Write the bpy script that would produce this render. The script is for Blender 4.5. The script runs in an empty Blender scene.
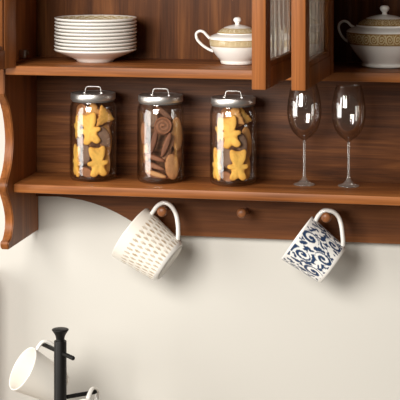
import bpy, bmesh, math, random
from mathutils import Vector, Matrix, noise
random.seed(4)
PI = math.pi
sc = bpy.context.scene
C = sc.collection

# ------------------------------------------------------------------ camera
F_PX = 1600.0
VX, VY = 510.0, -85.0            # where the wall's normal vanishes / the horizon
TH = math.atan((VX - 200) / F_PX)
D, H = 3.6, 2.05
CAM = Vector((0, -D, H))
FW = Vector((-math.sin(TH), math.cos(TH), 0)); RT = Vector((math.cos(TH), math.sin(TH), 0)); UP = Vector((0, 0, 1))

def ray(px, py):
    return FW + RT * ((px - 200) / F_PX) - UP * ((py - VY) / F_PX)
def at(px, py, Y):
    d = ray(px, py)
    return CAM + d * ((Y - CAM.y) / d.y)
def pxs(P):                       # metres per pixel at a point
    return (Vector(P) - CAM).dot(FW) / F_PX
def y_on_x(px, X):                # Y of the plane X=const seen in pixel column px
    a = math.atan((px - 200) / F_PX) - TH
    return X / math.tan(a) - D

cd = bpy.data.cameras.new('camera'); cam = bpy.data.objects.new('camera', cd); C.objects.link(cam)
cam.location = CAM; cam.rotation_euler = (PI / 2, 0, TH)
cd.sensor_width = 36; cd.lens = F_PX / 400 * 36; cd.shift_y = -(200 - VY) / 400
cd.clip_start = .05
sc.camera = cam

# ------------------------------------------------------------------ materials
def mat(name):
    m = bpy.data.materials.new(name); m.use_nodes = True
    nt = m.node_tree; b = nt.nodes['Principled BSDF']
    return m, nt, b
def simple(name, col, rough=.5, metal=0, coat=0, bump=0, bscale=200, var=0):
    m, nt, b = mat(name); n = nt.nodes; l = nt.links
    b.inputs['Base Color'].default_value = (*col, 1); b.inputs['Roughness'].default_value = rough
    b.inputs['Metallic'].default_value = metal; b.inputs['Coat Weight'].default_value = coat
    tc = n.new('ShaderNodeTexCoord'); no = n.new('ShaderNodeTexNoise')
    no.inputs['Scale'].default_value = bscale; no.inputs['Detail'].default_value = 4
    l.new(tc.outputs['Object'], no.inputs['Vector'])
    if var:
        r = n.new('ShaderNodeValToRGB')
        r.color_ramp.elements[0].position = .3; r.color_ramp.elements[1].position = .7
        r.color_ramp.elements[0].color = (*[c * (1 - var) for c in col], 1)
        r.color_ramp.elements[1].color = (*[min(1, c * (1 + var)) for c in col], 1)
        l.new(no.outputs['Fac'], r.inputs['Fac']); l.new(r.outputs['Color'], b.inputs['Base Color'])
    if bump:
        bp = n.new('ShaderNodeBump'); bp.inputs['Strength'].default_value = bump; bp.inputs['Distance'].default_value = .001
        l.new(no.outputs['Fac'], bp.inputs['Height']); l.new(bp.outputs['Normal'], b.inputs['Normal'])
    return m
def wood(name, axis, dark, mid, light, rough=.42, seed=0, scale=1.0):
    m, nt, b = mat(name); n = nt.nodes; l = nt.links
    tc = n.new('ShaderNodeTexCoord')
    def mapped(across, along, off):
        mp = n.new('ShaderNodeMapping')
        s = [across] * 3; s['XYZ'.index(axis)] = along
        mp.inputs['Scale'].default_value = s; mp.inputs['Location'].default_value = (off, off * 1.7, off * .6)
        l.new(tc.outputs['Object'], mp.inputs['Vector']); return mp
    a = mapped(26 * scale, 2.2 * scale, seed); f = mapped(260 * scale, 7 * scale, seed + 3)
    n1 = n.new('ShaderNodeTexNoise'); n1.inputs['Scale'].default_value = 1; n1.inputs['Detail'].default_value = 5; n1.inputs['Distortion'].default_value = .9
    n2 = n.new('ShaderNodeTexNoise'); n2.inputs['Scale'].default_value = 1; n2.inputs['Detail'].default_value = 3
    l.new(a.outputs[0], n1.inputs['Vector']); l.new(f.outputs[0], n2.inputs['Vector'])
    mx = n.new('ShaderNodeMath'); mx.operation = 'MULTIPLY_ADD'; mx.inputs[1].default_value = .45
    l.new(n2.outputs['Fac'], mx.inputs[0])
    sb = n.new('ShaderNodeMath'); sb.operation = 'MULTIPLY_ADD'; sb.inputs[1].default_value = 1.0; sb.inputs[2].default_value = -.225
    l.new(n1.outputs['Fac'], sb.inputs[0]); l.new(sb.outputs[0], mx.inputs[2])
    r = n.new('ShaderNodeValToRGB'); e = r.color_ramp.elements
    e[0].position = .20; e[0].color = (*dark, 1); e[1].position = .80; e[1].color = (*light, 1)
    k = e.new(.5); k.color = (*mid, 1)
    l.new(mx.outputs[0], r.inputs['Fac']); l.new(r.outputs['Color'], b.inputs['Base Color'])
    bp = n.new('ShaderNodeBump'); bp.inputs['Strength'].default_value = .25; bp.inputs['Distance'].default_value = .0006
    l.new(n2.outputs['Fac'], bp.inputs['Height']); l.new(bp.outputs['Normal'], b.inputs['Normal'])
    b.inputs['Roughness'].default_value = rough
    b.inputs['Specular IOR Level'].default_value = .2
    return m
WD = ((.115, .036, .009), (.255, .085, .022), (.42, .155, .044))
M = {}
M['wood_x'] = wood('walnut_grain_along', 'X', *WD)
M['wood_z'] = wood('walnut_grain_upright', 'Z', *WD, seed=7)
M['wood_y'] = wood('walnut_grain_deep', 'Y', *WD, seed=12)
DK_SHADE = ((.026, .0075, .0022), (.090, .029, .0080), (.19, .068, .019))  # back panels: walnut darkened, with the cabinet's inner shade put into the colour
M['back_x'] = wood('walnut_back_shaded_along', 'X', *DK_SHADE, seed=3, rough=.5, scale=1.3)
M['back_z'] = wood('walnut_back_shaded_upright', 'Z', *DK_SHADE, seed=5, rough=.5)
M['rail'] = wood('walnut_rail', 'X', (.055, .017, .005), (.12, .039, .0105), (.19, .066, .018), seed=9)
M['peg'] = wood('peg_wood', 'Y', (.09, .03, .012), (.2, .075, .028), (.3, .12, .045), rough=.3, scale=2)
M['wall'] = simple('painted_plaster', (.575, .555, .51), .9, bump=.12, bscale=60)
M['top'] = simple('stone_worktop', (.42, .36, .30), .4, var=.15, bscale=40)
M['white'] = simple('white_glaze', (.86, .835, .79), .16, coat=.5)
M['cream'] = simple('cream_glaze', (.83, .79, .72), .3, coat=.2)
M['steel'] = simple('brushed_steel', (.74, .72, .69), .42, metal=1, bump=.1, bscale=400)
M['steel_dark'] = simple('hinge_metal', (.45, .44, .42), .3, metal=1)
M['black'] = simple('black_lacquer', (.006, .0055, .005), .45, bump=.06, bscale=300)
M['black'].node_tree.nodes['Principled BSDF'].inputs['Specular IOR Level'].default_value = .25
M['seal'] = simple('rubber_seal', (.10, .09, .08), .5)
def thin_glass(name, tint, edge, ior=1.45, rough=0.0):
    m, nt, b = mat(name); n = nt.nodes; l = nt.links
    n.remove(b); out = n['Material Output']
    tr = n.new('ShaderNodeBsdfTransparent'); gl = n.new('ShaderNodeBsdfGlossy'); gl.inputs['Roughness'].default_value = rough
    lw = n.new('ShaderNodeLayerWeight'); lw.inputs['Blend'].default_value = .5
    pw = n.new('ShaderNodeMath'); pw.operation = 'POWER'; pw.inputs[1].default_value = 5
    l.new(lw.outputs['Facing'], pw.inputs[0])
    mc = n.new('ShaderNodeMix'); mc.data_type = 'RGBA'; mc.inputs[6].default_value = (*tint, 1); mc.inputs[7].default_value = (*edge, 1)
    l.new(pw.outputs[0], mc.inputs[0]); l.new(mc.outputs[2], tr.inputs['Color'])
    f0 = ((ior - 1) / (ior + 1)) ** 2
    fr = n.new('ShaderNodeMath'); fr.operation = 'MULTIPLY_ADD'; fr.inputs[1].default_value = 1 - f0; fr.inputs[2].default_value = f0
    l.new(pw.outputs[0], fr.inputs[0])
    mx = n.new('ShaderNodeMixShader'); l.new(fr.outputs[0], mx.inputs[0]); l.new(tr.outputs[0], mx.inputs[1]); l.new(gl.outputs[0], mx.inputs[2])
    l.new(mx.outputs[0], out.inputs['Surface'])
    return m
M['jar_glass'] = thin_glass('jar_glass', (.996, .992, .985), (.34, .29, .24), 1.75)
M['wine_glass'] = thin_glass('wine_glass', (.975, .965, .95), (.50, .45, .40), 2.1)
M['solid_glass'] = thin_glass('stem_glass', (.93, .91, .88), (.75, .70, .64), 2.3, .08)
nt = M['solid_glass'].node_tree; o_ = nt.nodes['Material Output']; src = o_.inputs['Surface'].links[0].from_socket
df = nt.nodes.new('ShaderNodeBsdfDiffuse'); df.inputs['Color'].default_value = (.9, .85, .8, 1)
mx = nt.nodes.new('ShaderNodeMixShader'); mx.inputs[0].default_value = .07
nt.links.new(src, mx.inputs[1]); nt.links.new(df.outputs[0], mx.inputs[2]); nt.links.new(mx.outputs[0], o_.inputs['Surface'])
m, nt, b = mat('fluted_glass'); n = nt.nodes; l = nt.links
b.inputs['Base Color'].default_value = (.93, .91, .86, 1); b.inputs['Roughness'].default_value = .06; b.inputs['Transmission Weight'].default_value = 1
b.inputs['IOR'].default_value = 1.45
tl = n.new('ShaderNodeBsdfTranslucent'); tl.inputs['Color'].default_value = (.88, .85, .78, 1)
df = n.new('ShaderNodeBsdfDiffuse'); df.inputs['Color'].default_value = (.84, .80, .73, 1)
m1 = n.new('ShaderNodeMixShader'); m1.inputs[0].default_value = .4; l.new(tl.outputs[0], m1.inputs[1]); l.new(df.outputs[0], m1.inputs[2])
m2 = n.new('ShaderNodeMixShader'); m2.inputs[0].default_value = .22; l.new(b.outputs[0], m2.inputs[1]); l.new(m1.outputs[0], m2.inputs[2])
l.new(m2.outputs[0], n['Material Output'].inputs['Surface'])
M['fluted'] = m
def attr_mat(name, rough=.2, coat=.4, bump=0, bscale=300):
    m, nt, b = mat(name); n = nt.nodes
    a = n.new('ShaderNodeAttribute'); a.attribute_name = 'Col'
    nt.links.new(a.outputs['Color'], b.inputs['Base Color'])
    b.inputs['Roughness'].default_value = rough; b.inputs['Coat Weight'].default_value = coat
    if bump:
        tc = n.new('ShaderNodeTexCoord'); no = n.new('ShaderNodeTexNoise'); no.inputs['Scale'].default_value = bscale
        bp = n.new('ShaderNodeBump'); bp.inputs['Strength'].default_value = bump; bp.inputs['Distance'].default_value = .001
        nt.links.new(tc.outputs['Object'], no.inputs['Vector']); nt.links.new(no.outputs['Fac'], bp.inputs['Height']); nt.links.new(bp.outputs['Normal'], b.inputs['Normal'])
    return m
M['painted'] = attr_mat('decorated_porcelain')
M['cookie'] = attr_mat('baked_biscuit', .75, 0, .5, 500)

# ------------------------------------------------------------------ mesh helpers
def link(name, bm, m, parent=None, smooth=False, cols=None):
    me = bpy.data.meshes.new(name)
    bmesh.ops.recalc_face_normals(bm, faces=bm.faces[:])
    if smooth:
        for f in bm.faces: f.smooth = True
    bm.to_mesh(me); bm.free()
    if cols:
        ca = me.color_attributes.new('Col', 'FLOAT_COLOR', 'POINT')
        for i, c in enumerate(cols): ca.data[i].color = (*c, 1)
    me.materials.append(m)
    o = bpy.data.objects.new(name, me); C.objects.link(o)
    if parent: o.parent = parent
    if smooth == 'auto': me.set_sharp_from_angle(angle=math.radians(38))
    return o
def thing(name, loc, label, cat, group=None, rot=None):
    o = bpy.data.objects.new(name, None); C.objects.link(o); o.location = loc
    if rot is not None: o.rotation_mode = 'QUATERNION'; o.rotation_quaternion = rot
    return tag(o, label, cat, group)
def tag(o, label, cat, group=None):
    o['label'] = label; o['category'] = cat
    if group: o['group'] = group
    return o
def box(bm, x0, x1, y0, y1, z0, z1, bev=0):
    t = bmesh.new()
    v = [t.verts.new((x, y, z)) for x in (x0, x1) for y in (y0, y1) for z in (z0, z1)]
    for f in ((0, 1, 3, 2), (4, 6, 7, 5), (0, 4, 5, 1), (2, 3, 7, 6), (0, 2, 6, 4), (1, 5, 7, 3)): t.faces.new([v[i] for i in f])
    bmesh.ops.recalc_face_normals(t, faces=t.faces[:])
    if bev: bmesh.ops.bevel(t, geom=t.edges[:], offset=bev, segments=2, affect='EDGES', profile=.5)
    me = bpy.data.meshes.new('tmp'); t.to_mesh(me); t.free(); bm.from_mesh(me); bpy.data.meshes.remove(me)
def board(name, m, parent, x0, x1, y0, y1, z0, z1, bev=.0015):
    bm = bmesh.new(); box(bm, x0, x1, y0, y1, z0, z1, bev); return link(name, bm, m, parent, smooth='auto')
def prism(bm, pts, f0, f1):      # pts -> polygon; f0/f1 map a point to its two ends
    a = [bm.verts.new(f0(p)) for p in pts]; b = [bm.verts.new(f1(p)) for p in pts]
    bm.faces.new(a); bm.faces.new(b[::-1])
    for i in range(len(pts)):
        j = (i + 1) % len(pts); bm.faces.new((a[i], b[i], b[j], a[j]))
def lathe(prof, seg=64, col=None, M4=None, bm=None, cols=None, rfun=None):
    """prof: list of (r, z); r = 0 makes a pole.  col(u, r, z, i) gives a colour."""
    bm = bm or bmesh.new(); cols = cols if cols is not None else []
    rings = []
    for i, (r, z) in enumerate(prof):
        ring = []
        for k in range(1 if r == 0 else seg):
            a = 2 * PI * k / seg
            rr = r + (rfun(a, r, z, i) if rfun else 0)
            p = Vector((rr * math.cos(a), rr * math.sin(a), z))
            if M4: p = M4 @ p
            ring.append(bm.verts.new(p))
            if col: cols.append(col(k / seg, r, z, i))
        rings.append(ring)
    for A, B in zip(rings, rings[1:]):
        for k in range(seg):
            j = (k + 1) % seg
            if len(A) == 1 and len(B) == 1: break
            if len(A) == 1: bm.faces.new((A[0], B[k], B[j]))
            elif len(B) == 1: bm.faces.new((A[k], B[0], A[j]))
            else: bm.faces.new((A[k], B[k], B[j], A[j]))
    return bm
def tube(path, rad, seg=14, bm=None, closed=False, flat=1.0):
    """rad: number or list; round tube through the points, capped."""
    bm = bm or bmesh.new(); path = [Vector(p) for p in path]; n = len(path)
    rings = []; prev = None
    for i, p in enumerate(path):
        t = (path[min(i + 1, n - 1)] - path[max(i - 1, 0)]).normalized()
        if prev is None:
            a = Vector((0, 1, 0)) if abs(t.y) < .9 else Vector((1, 0, 0))
        else: a = prev
        a = (a - t * a.dot(t)).normalized(); prev = a; b_ = t.cross(a)
        r = rad[i] if isinstance(rad, (list, tuple)) else rad
        rings.append([bm.verts.new(p + a * (r * flat * math.cos(2 * PI * k / seg)) + b_ * (r * math.sin(2 * PI * k / seg))) for k in range(seg)])
    for A, B in zip(rings, rings[1:]):
        for k in range(seg):
            j = (k + 1) % seg; bm.faces.new((A[k], A[j], B[j], B[k]))
    bm.faces.new(rings[0][::-1]); bm.faces.new(rings[-1])
    return bm
def smooth_path(pts, n=8):        # Catmull-Rom
    P = [Vector(p) for p in pts]; P = [2 * P[0] - P[1]] + P + [2 * P[-1] - P[-2]]; out = []
    for i in range(1, len(P) - 2):
        for k in range(n):
            t = k / n; a, b_, c, d = P[i - 1:i + 3]
            out.append(.5 * ((2 * b_) + (c - a) * t + (2 * a - 5 * b_ + 4 * c - d) * t * t + (3 * b_ - a - 3 * c + d) * t ** 3))
    out.append(P[-2]); return out
def sm2(pts, n=6): return [(max(0, v.x), v.y) for v in smooth_path([(p[0], p[1], 0) for p in pts], n)]

# ------------------------------------------------------------------ setting
YB = -.02                                        # face of the cabinet back
bm = bmesh.new(); box(bm, -3.2, 2.2, 0, .1, 0, 3.0)
w = link('wall_back', bm, M['wall']); w['kind'] = 'structure'

# ------------------------------------------------------------------ cabinet
YU, YL = -.254, -.198
XI = at(5, 64, YU).x                             # inner face of the left side panel
ZU = .5 * (at(5, 64, YU).z + at(333, 71.3, YU).z) - .0024   # top of upper shelf
TU = 9.2 * pxs(at(100, 66, YU))
ZL = .5 * (at(13, 182.8, YL).z + at(390, 194.5, YL).z) - .0033
TL = 9.0 * pxs(at(200, 190, YL))
XR = at(333.7, 72.5, YU).x                       # inside face of right open door at its hinge
DT = .0275                                       # door thickness
XD1 = XR - DT - .001; XD0 = XD1 - .040           # divider
XE = XD1 + (XD0 - XI)                            # right side panel
ZT = ZU + .52
cab = thing('wall_cabinet', (XI, 0, at(20, 240, -.1).z), 'walnut wall cabinet with two shelves, glazed doors and a peg rail', 'cabinet')
O = cab.location.copy()
def cb(name, m, x0, x1, y0, y1, z0, z1, bev=.0015, parent=None):
    bm = bmesh.new(); box(bm, x0 - O.x, x1 - O.x, y0, y1, z0 - O.z, z1 - O.z, bev); return link(name, bm, m, parent or cab, smooth='auto')
cb('upper_shelf', M['wood_x'], XI + .0005, XE - .0005, YU, YB - .0005, ZU - TU, ZU)
cb('lower_shelf', M['wood_x'], XI + .0005, XE - .0005, YL, YB - .0005, ZL - TL, ZL, .003)
cb('back_panel', M['back_x'], XI + .0005, XE - .0005, YB, -.002, ZL - TL, ZU - TU - .0005)['label'] = 'lower back panel with grain running across'
cb('back_panel', M['back_z'], XI + .0005, XE - .0005, YB, -.002, ZU - TU + .0005, ZT)['label'] = 'upper back panel with upright grain'
cb('divider', M['wood_z'], XD0, XD1, YU + .002, YB - .0005, ZU + .0005, ZT)
cb('top_panel', M['wood_x'], XI - .02, XE + .02, YU, -.002, ZT + .0005, ZT + .022)
# side panels with their S-shaped front edge
edge = [(4.6, -110), (4.6, 94), (5.2, 96), (7.0, 100), (9.0, 106.5), (10.8, 114), (12.2, 124), (13.0, 134), (13.2, 142), (12.8, 151), (12.0, 160), (10.6, 169), (8.6, 177), (7.2, 182), (6.6, 187), (7.0, 191.5),
        (8.6, 197), (10.4, 203), (12.0, 210), (13.0, 217), (13.2, 223), (12.8, 229), (11.8, 235), (10.8, 239), (9.6, 240.6), (8.7, 242), (8.4, 244.5), (8.7, 247.5), (9.3, 249.5)]
YZ = []
for px, py in edge:
    Y = y_on_x(px, XI); YZ.append((Y, at(px, py, Y).z))
YZ[0] = (YZ[1][0], ZT)
zb = YZ[-1][1]
YZ += [(-.0005, zb), (-.0005, ZT)]
for x0, x1 in ((XI - .0195, XI), (XE, XE + .0195)):
    bm = bmesh.new()
    prism(bm, YZ, lambda p: (x0 - O.x, p[0], p[1] - O.z), lambda p: (x1 - O.x, p[0], p[1] - O.z))
    bmesh.ops.recalc_face_normals(bm, faces=bm.faces[:])
    ed = [e for e in bm.edges if len(e.link_faces) == 2 and any(len(f.verts) > 8 for f in e.link_faces)]
    bmesh.ops.bevel(bm, geom=ed, offset=.0022, segments=2, affect='EDGES')
    link('side_panel', bm, M['wood_z'], cab, smooth='auto')
# peg rail with its arched left end
YRF = -.022
ZRB = .5 * (at(240, 237.6, YRF).z + at(395, 244.2, YRF).z)
arch = [(36.5, 196.2), (45, 196.3), (58, 196.6), (70, 198), (82, 200), (94.5, 203.6), (106, 207.8), (117, 213), (126, 218), (133, 222.2), (141, 228.5), (147, 234)]
pts = []
for px, py in arch:
    p = at(px, py, YRF); pts.append((p.x, p.z))
pts[0] = (XI + .0005, pts[0][1])
pts += [(pts[-1][0] + .012, ZRB + .001), (pts[-1][0] + .022, ZRB), (XE - .0005, ZRB), (XE - .0005, ZL - TL - .0005), (XI + .0005, ZL - TL - .0005)]
bm = bmesh.new(); prism(bm, pts, lambda p: (p[0] - O.x, YRF, p[1] - O.z), lambda p: (p[0] - O.x, -.001, p[1] - O.z))
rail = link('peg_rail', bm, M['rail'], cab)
def peg(px, py, L):
    K = at(px, py, YRF - L)                       # centre of the knob
    B = Vector((K.x, YRF, K.z - .006))
    ax = (K - B).normalized(); q = Vector((0, 0, 1)).rotation_difference(ax).to_matrix().to_4x4()
    T = Matrix.Translation(B - O) @ q; L_ = (K - B).length
    prof = [(0, -.004), (.0075, -.004), (.0070, .004), (.0058, .012), (.0052, L_ * .5), (.0052, L_ - .016), (.0062, L_ - .011), (.0092, L_ - .006), (.0112, L_), (.0108, L_ + .005), (.0078, L_ + .0085), (.0035, L_ + .0098), (0, L_ + .010)]
    o = link('peg', lathe(sm2(prof[1:-1], 3) and [(0, -.004)] + sm2(prof[1:-1], 3) + [(0, L_ + .010)], 28, M4=T), M['peg'], rail, True)
    return K
K2 = peg(242, 213, .062)
K1 = peg(162.3, 211.5, .102)
K3 = peg(326.4, 217.3, .102)

# doors: local x from hinge to free end, y thickness (0..DT), z up
DW = .345
def door(hinge, ang, flip, kind, hz):
    ST = .044; RL = .040; DH = ZT - ZU - .006
    bm = bmesh.new(); s = -1 if flip else 1
    def bx(x0, x1, y0, y1, z0, z1, bev=.0015):
        y0, y1 = sorted((s * y0, s * y1)); box(bm, x0, x1, y0, y1, z0, z1, bev)
    bx(0, ST, 0, DT, 0, DH); bx(DW - ST, DW, 0, DT, 0, DH)
    bx(ST, DW - ST, .0004, DT - .0004, 0, RL, .001); bx(ST, DW - ST, .0004, DT - .0004, DH - RL, DH, .001)
    # stepped bead around the opening, on both faces
    for ya, yb in ((.006, .009), (DT - .009, DT - .006)):
        b_ = .010
        bx(ST - .001, ST + b_, ya - .004, yb + .002, RL, DH - RL, .002); bx(DW - ST - b_, DW - ST + .001, ya - .004, yb + .002, RL, DH - RL, .002)
        bx(ST, DW - ST, ya - .004, yb + .002, RL - .001, RL + b_, .002); bx(ST, DW - ST, ya - .004, yb + .002, DH - RL - b_, DH - RL + .001, .002)
    d = link('cabinet_door', bm, M['wood_z'], cab, smooth='auto')
    d.location = hinge - O; d.rotation_euler = (0, 0, ang)
    bm = bmesh.new(); x0, x1 = ST + .002, DW - ST - .002
    if kind == 'glass':
        nr = 6; pts = []
        for i in range(nr * 6 + 1):
            x = x0 + (x1 - x0) * i / (nr * 6); ph = i / 6 % 1
            pts.append((x, -.001 + .0100 * abs(math.sin(PI * ph))))
        poly = [(x, y) for x, y in pts] + [(x1, -.0012), (x0, -.0012)]
        prism(bm, poly, lambda p: (p[0], s * (DT / 2 + p[1] - .001), RL + .002), lambda p: (p[0], s * (DT / 2 + p[1] - .001), DH - RL - .002))
        link('glass_pane', bm, M['fluted'], d)
    else:
        bx(x0, x1, DT / 2 - .004, DT / 2 + .004, RL + .002, DH - RL - .002, .001)
        bx(x0 + .03, x1 - .03, DT / 2 - .007, DT / 2 + .007, ST + .032, DH - ST - .032, .003)
        link('door_panel', bm, M['wood_z'], d, smooth='auto')
    return d
def direction(P, Q): v = Q - P; return math.atan2(v.y, v.x)
ZD = ZU - .003
YH = YU - .0012
YN = YU - DW                                     # depth of the free ends, nearly
# right compartment, hinged on the divider: inside face seen
hr = Vector((XR, YH, ZD)); ar = math.radians(-90 - 2.6)
# local +y after rotation by about -90 deg points to +x; thickness must run to -x, so flip
dr = door(hr, ar, True, 'glass', 0); dr['label'] = 'right open door with fluted glass, seen from inside'
# left compartment, hinged on the divider: outer face seen
PL = at(265.8, 89.5, YN)
hl = Vector((XD0 - .001, YH, ZD)); al = math.atan2(PL.y - hl.y, PL.x - hl.x)
dl = door(hl, al, True, 'glass', 0); dl['label'] = 'middle open door with fluted glass, seen from outside'
hp = at(16, 64, YU - .002); ha = Vector((hp.x, YH, ZD))
da = door(ha, math.radians(-90 - 15), True, 'wood', 0); da['label'] = 'panelled door swung open at the left end'
def hinge_fit(X, Yc, Zc, sgn, door_):
    bm = bmesh.new()
    def T(v): return door_.matrix_basis.inverted() @ (v - O)
    t = bmesh.new()
    box(t, X if sgn > 0 else X - .006, X + .006 if sgn > 0 else X, Yc - .012, Yc + .03, Zc - .006, Zc + .006, .002)
    for k in (-.004, .018):
        lathe([(0, 0), (.0045, 0), (.0045, .004), (.003, .005), (0, .005)], 14, bm=t, M4=Matrix.Translation((X + sgn * .006, Yc + k, Zc)) @ Matrix.Rotation(sgn * PI / 2, 4, 'Y'))
    box(t, X + min(0, sgn * .016), X + max(0, sgn * .016), Yc - .02, Yc - .010, Zc - .010, Zc + .010, .003)
    for v in t.verts: v.co = T(v.co)
    link('hinge', t, M['steel_dark'], door_, smooth='auto')
Yc = y_on_x(21.5, XI); hinge_fit(XI, Yc, at(21.5, 53.5, Yc).z, 1, da)
hinge_fit(XD1, YU + .03, at(335, 58, YU + .03).z, 1, dr)

# ------------------------------------------------------------------ plates
pc = at(95.6, 60, -.116); ps = pxs(pc)
RP = 41.2 * ps; ZP0 = ZU + .0004
ordn = ['top', 'second', 'third', 'fourth', 'fifth', 'sixth', 'seventh', 'eighth', 'ninth', 'bottom']
GOLD = (.42, .30, .12); WHITE = (.86, .835, .79)
def plate_mesh():
    R = RP
    prof = [(0, .0025), (R * .41, .003), (R * .42, 0), (R * .45, 0), (R * .47, .0045), (R * .64, .0115), (R * .965, .0240), (R * .99, .0254), (R, .0272), (R * .997, .0290), (R * .985, .0296)]
    top = [(R * (.98 - .02 * k),   .0291 - .00090 * k) for k in range(1, 13)] + [(R * .58, .0105), (R * .46, .0075), (0, .0068)]
    prof += top; cols = []
    def col(u, r, z, i):
        t = r / R
        if i > 11 and .76 < t < .965:
            if t > .945 or t < .785: return GOLD
            s = math.sin(2 * PI * 46 * u + 9 * math.sin(2 * PI * 23 * u)) * math.cos((t - .865) * 60)
            return GOLD if s > .0 else (.72, .66, .52)
        return WHITE
    bm = lathe(prof, 300, col=col, cols=cols)
    return link('dinner_plate', bm, M['painted'], None, True, cols)
pm = plate_mesh()
pitch = 3.43 * ps
for k in range(10):
    o = pm if k == 0 else pm.copy()
    if k: C.objects.link(o)
    o.location = (pc.x + random.uniform(-.0006, .0006), pc.y + random.uniform(-.0006, .0006), ZP0 + k * pitch)
    o.rotation_euler = (0, 0, random.uniform(0, 6))
    w_ = ordn[9 - k]
    lab = {'top': 'white porcelain plate on top of the stack, its gold-patterned rim showing', 'bottom': 'white porcelain plate at the bottom of the stack, resting on the shelf'}.get(w_, 'white porcelain plate, %s from the top of the plate stack' % w_)
    tag(o, lab, 'plate', 'plates stacked on the upper shelf')

# ------------------------------------------------------------------ lidded bowls
def scroll(u, v, nrep):
    """running scroll ornament, v in 0..1 across the band"""
    x = u * nrep; c = x - math.floor(x) - .5; y = (v - .5) * 1.15
    d = math.hypot(c, y); a = math.atan2(y, c)
    sp = math.sin(9.5 * d * PI / 1.2 - a * (1 if int(x) % 2 else -1))
    return sp > .15 or (abs(c) > .42 and abs(y) < .33)
def bowl(name, label, cat, cpx, top, S, prof_px, foot_y, band, lidprof_px, lidband, knob, handle_px, hthick, dark, both, group, Y):
    base = at(cpx, foot_y, Y); s = pxs(base)
    base.z = ZU + .0006
    t = thing(name, base, label, cat, group)
    # outside profile from pixel radii and heights (heights above the foot)
    P = [(r * s, h * s) for r, h in prof_px]
    fine = sm2(P, 10); cols = []
    hb0, hb1 = band[0] * s, band[1] * s
    lo, hi = dark[:2]
    def col(u, r, z, i):
        if i < len(fine) and hb0 <= z <= hb1:
            v = (z - hb0) / (hb1 - hb0)
            if v < .10 or v > .90: return lo
            return hi if scroll(u, v, 30) else lo if dark[2] else (.62, .52, .32)
        return WHITE
    top_r, top_z = fine[-1]
    inner = [(top_r - .0035, top_z - .0005), (top_r * .96, top_z - .012), (top_r * .8, top_z * .45), (top_r * .4, .012), (0, .010)]
    full = [(0, .002), (P[0][0] * .8, .002), (P[0][0] * .86, 0)] + fine
    nb = len(full)
    def col2(u, r, z, i): return col(u, r, z, i - 3) if 3 <= i < nb else WHITE
    link('bowl_body', lathe(full + inner, 360, col=col2, cols=cols), M['painted'], t, True, cols)
    # lid
    LP = sm2([(r * s, h * s) for r, h in lidprof_px], 10); cols = []
    l0, l1 = lidband[0] * s, lidband[1] * s
    def lcol(u, r, z, i):
        if l0 <= z <= l1:
            v = (z - l0) / (l1 - l0)
            if v < .16 : return lo
            return hi if scroll(u, v, 24) else lo if dark[2] else (.62, .52, .32)
        return WHITE
    un = [(0, LP[-1][1] - .004)] + [(r * .97, z - .004) for r, z in LP[::-1]][1:]
    lid = link('lid', lathe(un + LP, 300, col=lcol, cols=cols), M['painted'], t, True, cols)
    kp = [(r * s, h * s) for r, h in knob]
    kk = sm2(kp, 6)
    link('knob', lathe([(0, kk[0][1])] + kk + [(0, kk[-1][1])], 32), M['white'], lid, True)
    for sg in ((-1, 1) if both else (-1,)):
        pth = [Vector((sg * (-x) * s, 0, z * s)) for x, z in handle_px]
        pth = smooth_path(pth, 8)
        link('handle', tube(pth, hthick * s, 14, flat=1.5), M['white'], t, True)
    return t
# sugar bowl: px centre 237.4, foot at y 61.5
bowl('sugar_bowl', 'small white lidded bowl with gold band and loop handle, beside the plates', 'bowl', 237.4, 17, 1,
     [(15.0, 0), (16.2, .6), (17.0, 2.4), (17.4, 4), (21, 8), (25.0, 13.5), (27.6, 19), (28.4, 23.6), (28.3, 25.2), (27, 27.6), (23, 29.6), (19.8, 30.6)], 61.2, (18.2, 25.0),
     [(20.3, 30.4), (20.2, 31.6), (18, 33.6), (14, 36), (9, 38), (4.5, 39), (2.6, 39.3)], (31.4, 36.2),
     [(2.6, 38.8), (2.2, 40.2), (2.7, 41.4), (3.9, 43.0), (4.0, 44.6), (2.8, 46.2), (.8, 46.8)],
     [(-24.5, 12.0), (-30, 14.5), (-36, 18.5), (-41, 24.0), (-41.8, 29.5), (-38.5, 32.2), (-34.5, 31.4), (-31, 28.0), (-27.3, 24.2)], 1.45,
     ((.33, .21, .06), (.74, .65, .46), True), True, None, -.12)
# soup tureen: px centre 384.3, foot at y 66
bowl('soup_tureen', 'large white lidded tureen with broad gold band, in the right-hand compartment', 'tureen', 384.6, 5, 1,
     [(19.5, 0), (22.6, .6), (23.4, 2.2), (22.2, 4.2), (25, 8), (31, 15.5), (36, 23.5), (37.9, 29), (38.2, 34.5), (38.0, 35.6), (36, 37.4), (31, 39.6), (28, 40.6)], 64.0, (23.5, 35.2),
     [(28.5, 40.4), (28.2, 41.8), (25.5, 44.4), (20, 48), (13, 50.4), (6, 51.8), (3.2, 52.2)], (42.2, 48.5),
     [(3.2, 51.6), (2.4, 53.4), (2.7, 54.6), (4.6, 57.2), (4.9, 58.8), (3.4, 60.8), (1, 61.3)],
     [(-34, 24), (-39, 26), (-43.5, 31), (-46, 37.5), (-45, 42.6), (-41, 45), (-37, 44), (-33.5, 40.6), (-30, 39)], 1.35,
     ((.30, .175, .06), (.62, .50, .29), True), True, None, -.125)

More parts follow.
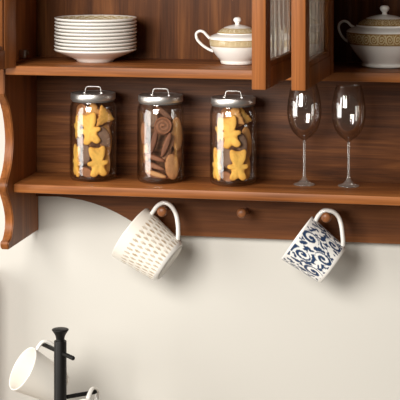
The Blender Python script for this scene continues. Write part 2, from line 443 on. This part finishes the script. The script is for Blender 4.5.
# ------------------------------------------------------------------ jars and cookies
YJ = -.100
def jar(cpx, bpy_, label):
    c = at(cpx, 178, YJ); s = pxs(c); c.z = ZL + .0005
    t = thing('storage_jar', c, label, 'jar', 'glass storage jars on the lower shelf')
    R = 23.5 * s; Hh = 84.5 * s; N = 20.6 * s
    out = [(R * .82, 0), (R * .93, .0015), (R * .985, .006), (R, .014), (R, .05), (R, Hh * .80), (R * .985, Hh * .855), (R * .94, Hh * .895), (N, Hh * .925), (N, Hh * .965)]
    th = .0026
    inn = [(N - th, Hh * .965), (N - th, Hh * .925), (R * .94 - th, Hh * .893), (R * .985 - th, Hh * .853), (R - th, Hh * .80), (R - th, .05), (R - th, .016), (R * .975 - th, .009), (R * .90 - th, .0062)]
    link('glass_body', lathe([(0, .0025)] + out + inn + [(0, .0058)], 72), M['jar_glass'], t, True)
    LR = 22.3 * s; z0 = Hh * .945; z1 = z0 + 6.4 * s
    lid = link('lid', lathe([(0, z0 + .002), (LR * .97, z0 + .002), (LR * .985, z0), (LR, z0 + .001), (LR, z1 - .0015), (LR * .985, z1 - .0002), (LR * .955, z1), (LR * .94, z1 - .0012), (0, z1 - .0012)], 72), M['steel'], t, 'auto')
    link('seal', lathe([(N + .0004, z0 - .004), (N + .0014, z0 - .004), (N + .0014, z0 + .001), (N + .0004, z0 + .001)], 48), M['seal'], t, True)
    hw = 8.4 * s; hz = z1 - .002
    hd = tube(smooth_path([(-hw - .003, 0, hz + .001), (-hw, 0, hz + .002), (-hw * .92, 0, hz + 4.6 * s), (-hw * .74, 0, hz + 6.6 * s), (0, 0, hz + 6.9 * s), (hw * .74, 0, hz + 6.6 * s), (hw * .92, 0, hz + 4.6 * s), (hw, 0, hz + .002), (hw + .003, 0, hz + .001)], 6), .0015, 10)
    for sg in (-1, 1): lathe([(0, hz), (.0048, hz), (.0044, hz + .0026), (.002, hz + .0038), (0, hz + .0038)], 16, bm=hd, M4=Matrix.Translation((sg * (hw + .001), 0, 0)))
    link('lid_handle', hd, M['steel'], lid, 'auto')
    return t, c, R - th, Hh
YEL = (.86, .52, .10); YEL2 = (.74, .41, .085); TAN = (.62, .33, .10); BRN = (.29, .125, .05); GRY = (.19, .115, .075); DKB = (.26, .12, .055); PALE = (.50, .27, .11)
def circ(cx, cy, rx, ry=None): return (cx, cy, rx, ry or rx)
SHAPES = {
 'bear': [circ(0, -.06, .35, .46), circ(0, .50, .42, .31), circ(-.31, .75, .15), circ(.31, .75, .15), circ(-.41, .03, .14, .13), circ(.41, .03, .14, .13), circ(-.24, -.47, .21, .20), circ(.24, -.47, .21, .20)],
 'oval': [circ(0, 0, .36, .62)], 'round': [circ(0, 0, .5)], 'finger': [circ(0, 0, .17, .8)],
}
def outline(kind, n=72):
    out = []
    for k in range(n):
        a = 2 * PI * k / n; c, s = math.cos(a), math.sin(a)
        if kind == 'star':
            p = (a - PI / 2) / (2 * PI / 5) % 1; p = abs(p - .5) * 2
            r = .32 + .38 * p ** 1.6
        elif kind == 'tree':
            p = (a - PI / 2) / (2 * PI / 3) % 1; p = abs(p - .5) * 2
            r = .36 + .36 * p ** 2 + .035 * math.cos(a * 12)
        elif kind == 'leaf':
            r = .62 * .31 / math.sqrt((.31 * s) ** 2 + (.62 * c) ** 2) * (1.0 + .12 * abs(s) ** 6)
        else:
            r = 0
            for cx, cy, rx, ry in SHAPES[kind]:
                A = (c / rx) ** 2 + (s / ry) ** 2; B = -2 * (c * cx / rx ** 2 + s * cy / ry ** 2); Cc = (cx / rx) ** 2 + (cy / ry) ** 2 - 1
                q = B * B - 4 * A * Cc
                if q >= 0: r = max(r, (-B + math.sqrt(q)) / (2 * A))
            r = max(r, .1)
        out.append((c * r, s * r))
    # soften notches a little
    return [tuple((out[i - 1][j] + 2 * out[i][j] + out[(i + 1) % n][j]) / 4 for j in (0, 1)) for i in range(n)]
def cookie_mesh(name, kind, size, color, thick):
    """flat biscuit in its local xz plane, face towards -y"""
    ol = outline(kind); n = len(ol); bm = bmesh.new(); cols = []
    sd = random.uniform(0, 50)
    def add(x, z, y, edge):
        nv = noise.noise(Vector((x * 180 + sd, z * 180, sd)))
        nl = noise.noise(Vector((x * 60 + sd, z * 60, sd + 9)))
        f = 1 + .16 * nv + .18 * nl
        if kind == 'round' and y < 0:
            d = math.hypot(x, z) / (size * .5); a = math.atan2(z, x)
            sp = math.sin(2 * PI * 2.6 * d - a)
            y += -thick * .22 * sp * (d < .95); f *= 1 + .38 * sp
        base = color
        toast = edge ** 3 * .38
        cols.append(tuple(max(0, min(1, (c * (1 - toast) + (.30, .13, .035)[i] * toast * (c / .5 + .2)) * f)) for i, c in enumerate(base)))
        return bm.verts.new((x, y - nv * thick * .08, z))
    fr = [0, .16, .32, .48, .64, .78, .88, .95, 1.0]
    def ring(f, y): return [add(x * size * f, z * size * f, y, f) for x, z in ol]
    cf = add(0, 0, -thick * .5, 0)
    rs = [ring(f, -thick * (.5 * math.sqrt(max(0, 1 - f ** 4)))) for f in fr[1:]]
    rb = [ring(.93, thick * .42), ring(.5, thick * .45)]
    cbk = add(0, 0, thick * .45, 0)
    for k in range(n): bm.faces.new((cf, rs[0][k], rs[0][(k + 1) % n]))
    allr = rs + rb
    for A, B in zip(allr, allr[1:]):
        for k in range(n): j = (k + 1) % n; bm.faces.new((A[k], B[k], B[j], A[j]))
    for k in range(n): bm.faces.new((rb[-1][k], cbk, rb[-1][(k + 1) % n]))
    if kind == 'bear':           # eyes, nose and a seam pressed into the face
        for ex, ez in ((-.1, .6), (.1, .6), (0, .5)):
            for i, v in enumerate(bm.verts):
                if v.co.y < 0 and math.hypot(v.co.x / size - ex, v.co.z / size - ez) < .05: v.co.y += thick * .06; cols[i] = tuple(c * .8 for c in cols[i])
    return link(name, bm, M['cookie'], None, True, cols)
from mathutils.bvhtree import BVHTree
PLACED = {}
def cookie(J, kind, px, py, depth, size, color, roll, label, name, cat='cookie', group=None, yaw=None, pitch_=0, thick=.0075):
    t, c, Ri, Hh = J
    P = at(px, py, c.y - depth)
    o = cookie_mesh(name, kind, size, color, thick)
    a = math.atan2(P.x - c.x, max(.012, c.y - P.y)) * .8 if yaw is None else math.radians(yaw)
    R = Matrix.Rotation(a, 4, 'Z') @ Matrix.Rotation(math.radians(pitch_), 4, 'X') @ Matrix.Rotation(-math.radians(roll), 4, 'Y')
    vs = [R @ v.co for v in o.data.vertices]
    for _ in range(60):          # keep it inside the glass
        worst = max(vs, key=lambda v: math.hypot(P.x + v.x - c.x, P.y + v.y - c.y))
        d = Vector((P.x + worst.x - c.x, P.y + worst.y - c.y, 0))
        if d.length <= Ri - .0015: break
        e_ = d.normalized() * (d.length - Ri + .0016) * .7
        P -= Vector((e_.x * .3, e_.y, 0)) if _ < 34 and d.y < 0 else e_
    lowest = min(v.z for v in vs)
    P.z = max(P.z, c.z + .0075 - lowest)
    hi = max(v.z for v in vs)
    P.z = min(P.z, c.z + Hh * .925 - hi)
    faces = [p.vertices[:] for p in o.data.polygons]
    old = PLACED.setdefault(t.name, [])
    best = None
    for k in range(0, 40):       # slide it back until it only touches its neighbours
        for dx, dz in ((0, 0), (.004, 0), (-.004, 0), (.008, .003), (-.008, .003), (0, .006)):
            Q = P + Vector((dx, .0015 * k, dz))
            if (k or dx) and any(math.hypot(Q.x + v.x - c.x, Q.y + v.y - c.y) > Ri - .001 for v in vs[::3]): continue
            bv = BVHTree.FromPolygons([Q + v for v in vs], faces)
            hits = sum(len(bv.overlap(b_)) for b_ in old)
            if best is None or hits < best[0]: best = (hits, Q, bv)
            if not hits: break
        if best[0] == 0: break
    if best[0] > 20 and depth < .012:            # no room left behind the others
        bpy.data.objects.remove(o); return None
    P = best[1]; old.append(best[2])
    o.matrix_world = Matrix.Translation(P) @ R
    return tag(o, label, cat, group)
JL = jar(93.2, 0, 'clear glass jar of yellow bear cookies under the plates, leftmost jar')
JM = jar(160.7, 0, 'clear glass jar of brown swirl and finger biscuits, middle of three jars')
JR = jar(233.3, 0, 'clear glass jar of yellow cookies under the sugar bowl, nearest the wine glasses')
def fill(J, x, grp, where, recipe):
    for kind, dx, y, dep, size, colr, roll, lab, nm, kw in recipe:
        cookie(J, kind, x + dx, y, dep, size, colr, roll, lab % where, nm, group=grp, **kw)
BR = dict(thick=.010)
bears = lambda v: [
 ('bear', 5.0, 164.0 + v[0], .036, .0445, YEL, 4 + v[1], 'yellow bear-shaped cookie standing at the bottom front of the %s', 'bear_cookie', BR),
 ('bear', -16.5, 163 + v[0], .0220, .046, YEL, -3, 'yellow bear-shaped cookie against the left side low in the %s', 'bear_cookie', dict(thick=.009, yaw=-60)),
 ('leaf', 17, 168 + v[0], .0215, .046, YEL2, 8, 'dark yellow leaf-shaped biscuit low on the right of the %s', 'leaf_biscuit', dict(yaw=58)),
 ('bear', -3.0, 131 + v[0], .036, .046, YEL, 10, 'yellow bear-shaped cookie at the middle front of the %s', 'bear_cookie', BR),
 ('star', -16.5, 128 + v[0], .0215, .046, YEL, 12, 'yellow star cookie at the upper left of the %s', 'star_cookie', dict(yaw=-60)),
 ('leaf', 17, 143 + v[0], .0215, .056, TAN, 4, 'tan leaf-shaped biscuit against the right side of the %s', 'leaf_biscuit', dict(yaw=58)),
 ('oval', 10.5, 140 + v[0], .028, .040, GRY, 24, 'grey-brown oval biscuit right of the middle bear in the %s', 'oval_biscuit', dict(yaw=26)),
 ('tree', 3.0 + v[2], 111 + v[0], .026, .040, TAN, v[1] * 2, 'golden pointed cookie on top of the heap in the %s', 'pointed_cookie', {}),
 ('tree', 16, 117 + v[0], .020, .040, YEL2, 15, 'golden pointed cookie at the upper right of the %s', 'pointed_cookie', dict(yaw=48)),
 ('oval', -8, 154 + v[0], .027, .040, GRY, 0, 'grey-brown oval biscuit between the two lower bears in the %s', 'oval_biscuit', dict(yaw=-14)),
 ('oval', -7, 174 + v[0], .028, .030, BRN, 75, 'brown oval biscuit on the floor of the %s', 'oval_biscuit', {}),
 ('oval', 6, 123 + v[0], .020, .044, BRN, -25, 'dark brown oval biscuit below the topmost cookies in the %s', 'oval_biscuit', {}),
 ('round', -8, 117 + v[0], .012, .052, (.42, .20, .08), 0, 'brown round biscuit behind the upper left star in the %s', 'round_biscuit', {}),
 ('round', 6, 121 + v[0], .008, .060, (.40, .19, .075), 0, 'brown round biscuit behind the upper right pointed cookie in the %s', 'round_biscuit', {}),
 ('round', 0, 144 + v[0], .012, .070, BRN, 0, 'brown round biscuit behind the middle bear in the %s', 'round_biscuit', {}),
 ('round', 0, 164 + v[0], .012, .066, (.36, .17, .07), 40, 'brown round biscuit behind the lowest bears in the %s', 'round_biscuit', {}),
]
fill(JL, 93.2, 'cookies in the left jar', 'left jar', bears((0, 0, 0)))
fill(JR, 233.3, 'cookies in the right jar', 'jar nearest the wine glasses', bears((3.5, -4, -2)))
fill(JM, 160.7, 'biscuits in the middle jar', 'middle jar', [
 ('round', 2.5, 126, .030, .041, (.25, .105, .05), 20, 'brown swirl biscuit facing forward near the top of the %s', 'swirl_biscuit', dict(thick=.010)),
 ('oval', 13.5, 170, .036, .047, (.46, .24, .10), 6, 'pale tan oval biscuit at the lower right front of the %s', 'oval_biscuit', dict(thick=.012)),
 ('finger', -3, 159, .035, .034, (.24, .095, .045), 72, 'brown finger biscuit slanting across the middle front of the %s', 'finger_biscuit', dict(thick=.012)),
 ('finger', -3.5, 167, .036, .034, (.27, .115, .055), 70, 'brown finger biscuit just under the slanting one in the %s', 'finger_biscuit', dict(thick=.012)),
 ('finger', -5, 174, .034, .034, PALE, 76, 'pale finger biscuit third down in the slanting pile of the %s', 'finger_biscuit', dict(thick=.010)),
 ('finger', -1, 179, .032, .034, (.24, .10, .05), 84, 'brown finger biscuit lying at the bottom front of the %s', 'finger_biscuit', dict(thick=.009)),
 ('finger', -4, 143, .034, .041, (.16, .06, .028), -14, 'dark upright finger biscuit below the swirl in the %s', 'finger_biscuit', dict(thick=.011)),
 ('finger', 2, 146, .032, .038, (.22, .09, .045), -20, 'brown upright finger biscuit leaning by the dark one in the %s', 'finger_biscuit', dict(thick=.011)),
 ('finger', 8.5, 148, .030, .047, (.36, .19, .105), -24, 'light brown finger biscuit curving down from the swirl of the %s', 'finger_biscuit', dict(thick=.012)),
 ('finger', 13.5, 141, .024, .047, (.27, .14, .085), -18, 'greyish finger biscuit right of the light one in the %s', 'finger_biscuit', dict(thick=.012)),
 ('leaf', 17, 138, .0215, .056, PALE, 4, 'pale pointed biscuit against the right side of the %s', 'leaf_biscuit', dict(yaw=58)),
 ('leaf', 17, 160, .0215, .052, BRN, -4, 'brown pointed biscuit low against the right side of the %s', 'leaf_biscuit', dict(yaw=58)),
 ('oval', -17, 133, .0215, .041, BRN, 0, 'brown oval biscuit at the upper left side of the %s', 'oval_biscuit', dict(yaw=-58)),
 ('oval', -17, 153, .0215, .041, PALE, 6, 'tan oval biscuit at the left side of the %s', 'oval_biscuit', dict(yaw=-58)),
 ('round', -17, 170, .0215, .038, BRN, 0, 'brown round biscuit low at the left side of the %s', 'round_biscuit', dict(yaw=-58)),
 ('finger', 5, 113, .020, .034, (.25, .12, .07), 50, 'slim brown biscuit sticking up at the top of the %s', 'finger_biscuit', {}),
 ('round', -8, 119, .010, .041, GRY, 0, 'greyish round biscuit behind the swirl of the %s', 'round_biscuit', {}),
 ('round', 0, 140, .004, .072, DKB, 0, 'brown round biscuit behind the upright fingers in the %s', 'round_biscuit', {}),
 ('round', 0, 166, .002, .075, BRN, 0, 'large brown round biscuit at the bottom back of the %s', 'round_biscuit', {}),
])

# ------------------------------------------------------------------ wine glasses
def wine(cpx, label):
    c = at(cpx, 184, -.088); s = pxs(c); c.z = ZL + .0004
    t = thing('wine_glass', c, label, 'wine glass', 'stemmed glasses on the lower shelf')
    z = lambda y: (184.6 - y) * s * 1.0
    bowl_o = sm2([(1.6 * s, z(140.5)), (4 * s, z(138.2)), (9.0 * s, z(134.5)), (13.6 * s, z(128)), (16.4 * s, z(119)), (17.2 * s, z(111)), (16.4 * s, z(101)), (14.6 * s, z(91)), (12.6 * s, z(84.0))], 6)
    th = .0011
    link('glass_bowl', lathe([(0, z(140.6))] + bowl_o + [(max(.0004, r - th), zz + .0004) for r, zz in bowl_o[::-1]] + [(0, z(139.2))], 64), M['wine_glass'], t, True)
    st = sm2([(1.75 * s, z(140.7)), (1.45 * s, z(145)), (1.35 * s, z(160)), (1.5 * s, z(172)), (1.9 * s, z(176.5))], 5)
    link('stem', lathe([(0, z(140.7))] + st + [(0, z(176.5))], 24), M['solid_glass'], t, True)
    ft = sm2([(1.9 * s, z(176.5)), (3.4 * s, z(179.6)), (6.4 * s, z(182.2)), (10.2 * s, z(183.5)), (10.7 * s, z(184.1)), (10.4 * s, z(184.6))], 5)
    link('foot', lathe([(0, z(176.6))] + ft + [(0, z(184.2))], 48), M['solid_glass'], t, True)
wine(304.3, 'clear stemmed wine glass on the shelf, partly behind the open glazed door')
wine(348.6, 'clear stemmed wine glass standing in full view under the tureen')

# ------------------------------------------------------------------ hanging mugs
def mug_at(rim, base, Rr, Rb, hint, name, label, group, wall_mat, colfun=None, hpts=(), hr=1.8, wave=None, th=.0032, foot=.9):
    """rim, base: world points; local z runs from base to rim, local x to the handle"""
    ax = rim - base; L = ax.length; z = ax.normalized()
    x = (hint - base); x = (x - z * x.dot(z)).normalized(); y = z.cross(x)
    R = Matrix((x, y, z)).transposed()
    t = thing(name, base, label, 'mug', group, R.to_quaternion())
    nz = 60; tau = (Rr - Rb) / L
    out = [(Rb * foot * .86, .0025), (Rb * foot * .9, 0), (Rb * foot, .0), (Rb * foot + .001, .002), (Rb, .006)]
    n0 = len(out)
    out += [(Rb + (Rr - Rb) * (k / nz), .006 + (L - .0075) * k / nz) for k in range(1, nz + 1)]
    n1 = len(out)
    inn = [(Rr - th * .3, L), (Rr - th * .8, L - .0006)] + [(Rb + (Rr - Rb) * (k / 8) - th, .008 + (L - .010) * k / 8) for k in range(8, -1, -1)] + [(Rb * .8, .006)]
    cols = []
    def col(u, r, zz, i): return colfun(u, zz / L) if colfun and n0 <= i < n1 else WHITE
    bm = lathe([(0, .0025)] + out + inn + [(0, .0055)], 288, col=(lambda u, r, zz, i: col(u, r, zz, i - 1)), cols=cols,
               rfun=(lambda a, r, zz, i: wave(a / (2 * PI), zz / L) if wave and n0 <= i - 1 < n1 - 2 else 0))
    link('mug_body', bm, wall_mat, t, True, cols)
    s = pxs(base)
    pth = []
    for sd, n_ in hpts:
        zz = L - sd * s; pth.append(Vector((Rb + (Rr - Rb) * max(0, min(1, zz / L)) + n_ * s, 0, zz)))
    pp = smooth_path(pth, 8)
    link('handle', tube(pp, hr * s, 14, flat=1.35), M['white'], t, True)
    return t
HP1 = [(8, -.8), (8.0, 5), (8.6, 10.5), (12, 17.0), (19.0, 19.8), (28, 17.5), (35, 12.0), (41, 5.0), (44.5, -.8)]
YM = -.100
def dashes(u, v):
    rows = 5.0; y = (v - .05) / .75 * rows
    base = (.80, .76, .68)
    if 0 < y < rows:
        f = y - math.floor(y); k = u * 34 + .5 * math.floor(y) + .16 * (f - .5)
        g = k - math.floor(k)
        w_ = .23 * math.sin(PI * min(1, max(0, (f - .05) / .90))) ** .7 if .05 < f < .95 else 0
        fade = .55 + .45 * noise.noise(Vector((u * 40, v * 9, 2)))
        if abs(g - .5) < w_ * 1.0: 
            t = .75 * fade + .2; return tuple(b_ * (1 - t) + c * t for b_, c in zip(base, (.30, .18, .065)))
    return base
def dash_relief(u, v):
    y = (v - .05) / .75 * 5
    if 0 < y < 5:
        f = y - math.floor(y)
        return -.0005 * math.cos(2 * PI * (u * 34 + .5 * math.floor(y))) * math.sin(PI * f) ** 2
    return 0
s0 = pxs(at(150, 245, YM))
rim = at(130.0, 232.0, YM + .004); base = at(169.8, 262.6, YM - .006)
mug_at(rim, base, 29.6 * s0, 23.4 * s0, at(163, 215, YM), 'mug', 'cream mug with rows of tan dashes hanging from the left peg', 'mugs hanging under the shelf', M['painted'], dashes, HP1, 2.2, dash_relief)
# blue scroll pattern
BLUE = (.022, .047, .108); BW = (.80, .785, .755)
rb = random.Random(11)
feat = []
W_, H_ = 7.0, 1.0                     # pattern space: u*7 across (in mug heights), v up
spir = []
for i in range(8):
    for j in range(2):
        spir.append(((i + .5 * j + .25) * W_ / 8 + rb.uniform(-.06, .06), .30 + .42 * j + rb.uniform(-.04, .04), rb.uniform(.18, .235), rb.choice((-1, 1)), rb.uniform(0, 6)))
leaves = []
for sx, sy, R, h, ph in spir:         # leaf sprays springing from each scroll
    a0 = rb.uniform(0, 6)
    for q in range(7):
        a = a0 + q * .9
        leaves.append(((sx + math.cos(a) * R * 1.42) % W_, sy + math.sin(a) * R * 1.42, .085, .036, a + .75 * h))
for i in range(120):
    leaves.append((rb.uniform(0, W_), rb.uniform(.03, .97), rb.uniform(.055, .10), rb.uniform(.024, .042), rb.uniform(0, PI)))
dots = [(rb.uniform(0, W_), rb.uniform(.05, .95), rb.uniform(.03, .05)) for _ in range(40)]
def blue(u, v):
    x = u * W_
    if v > .965: return BW
    inspir = False
    for sx, sy, R, h, ph in spir:
        dx = (x - sx + W_ / 2) % W_ - W_ / 2; dy = v - sy; d = math.hypot(dx, dy)
        if d < R * 1.08:
            inspir = True
            a = math.atan2(dy, dx) * h + ph
            k = (d / R * 1.45 - a / (2 * PI)) % 1
            if d < R * .24: return BLUE
            if d < R and k < .36 + .26 * d / R: return BLUE
            if d < R * 1.08: continue
    if inspir: return BW
    for lx, ly, a_, b_, r in leaves:
        dx = (x - lx + W_ / 2) % W_ - W_ / 2; dy = v - ly
        if abs(dx) > a_ or abs(dy) > a_: continue
        p = dx * math.cos(r) + dy * math.sin(r); q = -dx * math.sin(r) + dy * math.cos(r)
        if (p / a_) ** 2 + (q / b_) ** 2 < 1: return BLUE
    for lx, ly, R in dots:
        dx = (x - lx + W_ / 2) % W_ - W_ / 2; d = math.hypot(dx, v - ly)
        if d < R * .35 or R * .7 < d < R: return BLUE
    if noise.noise(Vector((math.cos(u * 2 * PI) * 7, math.sin(u * 2 * PI) * 7, v * 8))) > .22: return BLUE
    return BW
HP2 = [(5.5, -.8), (4.6, 6), (6.4, 13.2), (13.5, 18.3), (21, 18.2), (28, 14.2), (35, 7.5), (39.5, 2.5), (41.5, -.8)]
s0 = pxs(at(312, 248, YM))
rim = at(296.4, 237.4, YM); base = at(333.2, 265.6, YM + .001)
mug_at(rim, base, 26.4 * s0, 22.2 * s0, at(328, 219, YM), 'mug', 'white mug with blue scrolling flower pattern hanging from the right peg', 'mugs hanging under the shelf', M['painted'], blue, HP2, 2.3, foot=.94)

# ------------------------------------------------------------------ mug tree on the worktop
YP = -.25
top = at(60.3, 329.3, YP); sp = pxs(top)
ZC = at(60.3, 505, YP).z
bm = bmesh.new(); box(bm, -3.0, 2.0, -.62, -.001, ZC - .04, ZC, .004)
cw = link('trim_worktop', bm, M['top'], smooth='auto'); cw['kind'] = 'structure'
EP = at(-5, 268, -.001)  # added unseen panel, put in to shade the lower left of the wall
bm = bmesh.new(); box(bm, EP.x - .02, EP.x, -.11, -.001, ZC + .0005, EP.z, .002)
ep = link('added_shade_panel', bm, M['wood_z'], smooth='auto'); ep['kind'] = 'structure'
tree = thing('mug_tree', (top.x, YP, ZC), 'matte black mug tree with flared top, holding white mugs', 'mug tree')
zz = lambda y: (top.z - (y - 329.3) * sp) - ZC
link('post', lathe([(0, .008), (6.3 * sp, .008), (6.3 * sp, zz(341.4)), (6.1 * sp, zz(340.8)), (0, zz(340.8))], 32), M['black'], tree, 'auto')
fp = sm2([(4.5 * sp, zz(341)), (4.3 * sp, zz(338.5)), (5.2 * sp, zz(335)), (7.6 * sp, zz(331.2)), (8.5 * sp, zz(329.9)), (8.3 * sp, zz(329.2))], 5)
link('finial', lathe([(0, zz(341))] + fp + [(7.6 * sp, zz(328.9)), (0, zz(328.7))], 36), M['black'], tree, True)
link('base', lathe([(0, 0), (.078, 0), (.08, .002), (.08, .009), (.077, .012), (0, .013)], 56), M['black'], tree, 'auto')
def arm(p0, az, length, rise=.0):
    d = Vector((math.sin(az), -math.cos(az), rise)).normalized()
    P = Vector((0, 0, p0)); 
    path = [P + d * t for t in (.004, .02, length * .6, length - .002, length)]
    link('arm', tube(path, [.0046, .0046, .0046, .0046, .0036], 16), M['black'], tree, True)
    return Vector(tree.location) + P + d * length
zA = zz(352.3); zB = zz(398)
a1 = math.radians(45)
arm(zA, a1, .058); EL = arm(zA, a1 + PI, .084)
LE = arm(zB, math.radians(180 - 48), .088)
# white mug on the upper back-left arm: opening towards the viewer's left
vd = ray(23, 369).normalized(); rgt = RT; upv = rgt.cross(vd) * 1
if upv.z < 0: upv = -upv
axm = (rgt * -.80 + upv * .40 - vd * .46).normalized()
Ym = YP + .012
rimc = at(22.2, 368.3, Ym); sm_ = pxs(rimc)
Lm = 46 * sm_
basec = rimc - axm * Lm
HP3 = [(4, -.8), (4.2, 5), (6, 9.8), (11, 12.6), (19, 12.6), (27, 9.5), (33, 4.0), (36, -.8)]
mug_at(rimc, basec, 22.9 * sm_, 17.5 * sm_, at(49, 346, Ym + .036), 'mug', 'plain white mug on the mug tree, open side facing left', 'white mugs on the mug tree', M['cream'], None, HP3, 1.7)
YE = LE.y - .004
ax2 = (rgt * .30 + vd * .92 - upv * .25).normalized()
qa = math.radians(180 - 48); Q2 = LE - Vector((math.sin(qa), -math.cos(qa), 0)) * .008; s2_ = pxs(Q2)
x2 = (Vector((0, 0, 1)) - ax2 * ax2.z).normalized(); mid2 = Q2 - x2 * (28.0 * s2_); rim2 = mid2 + ax2 * 23 * pxs(mid2); base2 = mid2 - ax2 * 23 * pxs(mid2)
mug_at(rim2, base2, 21 * sm_, 17 * sm_, base2 + Vector((0, 0, .1)), 'mug', 'plain white mug on the lower right arm, barely in view', 'white mugs on the mug tree', M['cream'], None, [(8, -.8), (8.5, 7), (13, 13), (22, 13.6), (30, 11), (36, 4), (38, -.8)], 1.7)

# ------------------------------------------------------------------ light
def area(name, loc, target, sx, sy, power, col):
    ld = bpy.data.lights.new(name, 'AREA'); ld.shape = 'RECTANGLE'; ld.size = sx; ld.size_y = sy; ld.energy = power; ld.color = col
    o = bpy.data.objects.new(name, ld); C.objects.link(o); o.location = loc
    o.rotation_euler = (Vector(target) - Vector(loc)).to_track_quat('-Z', 'Y').to_euler()
    return o
area('window_light', (-3.9, -2.1, 1.7), (-.6, 0, 1.45), 2.5, 2.4, 98, (1, .97, .92))
area('window_light', (-1.4, -2.85, 2.45), (-.55, 0, 1.55), 1.3, 1.2, 112, (1, .965, .91))
wd = bpy.data.worlds.new('room_air'); sc.world = wd; wd.use_nodes = True
bg = wd.node_tree.nodes['Background']; bg.inputs['Color'].default_value = (1, .90, .78, 1); bg.inputs['Strength'].default_value = .075
sc.view_settings.view_transform = 'Standard'; sc.view_settings.look = 'None'; sc.view_settings.exposure = .14; sc.view_settings.gamma = 1
sc.view_settings.use_curve_mapping = False
sc.cycles.max_bounces = 14; sc.cycles.transparent_max_bounces = 32; sc.cycles.transmission_bounces = 14
sc.cycles.use_denoising = True
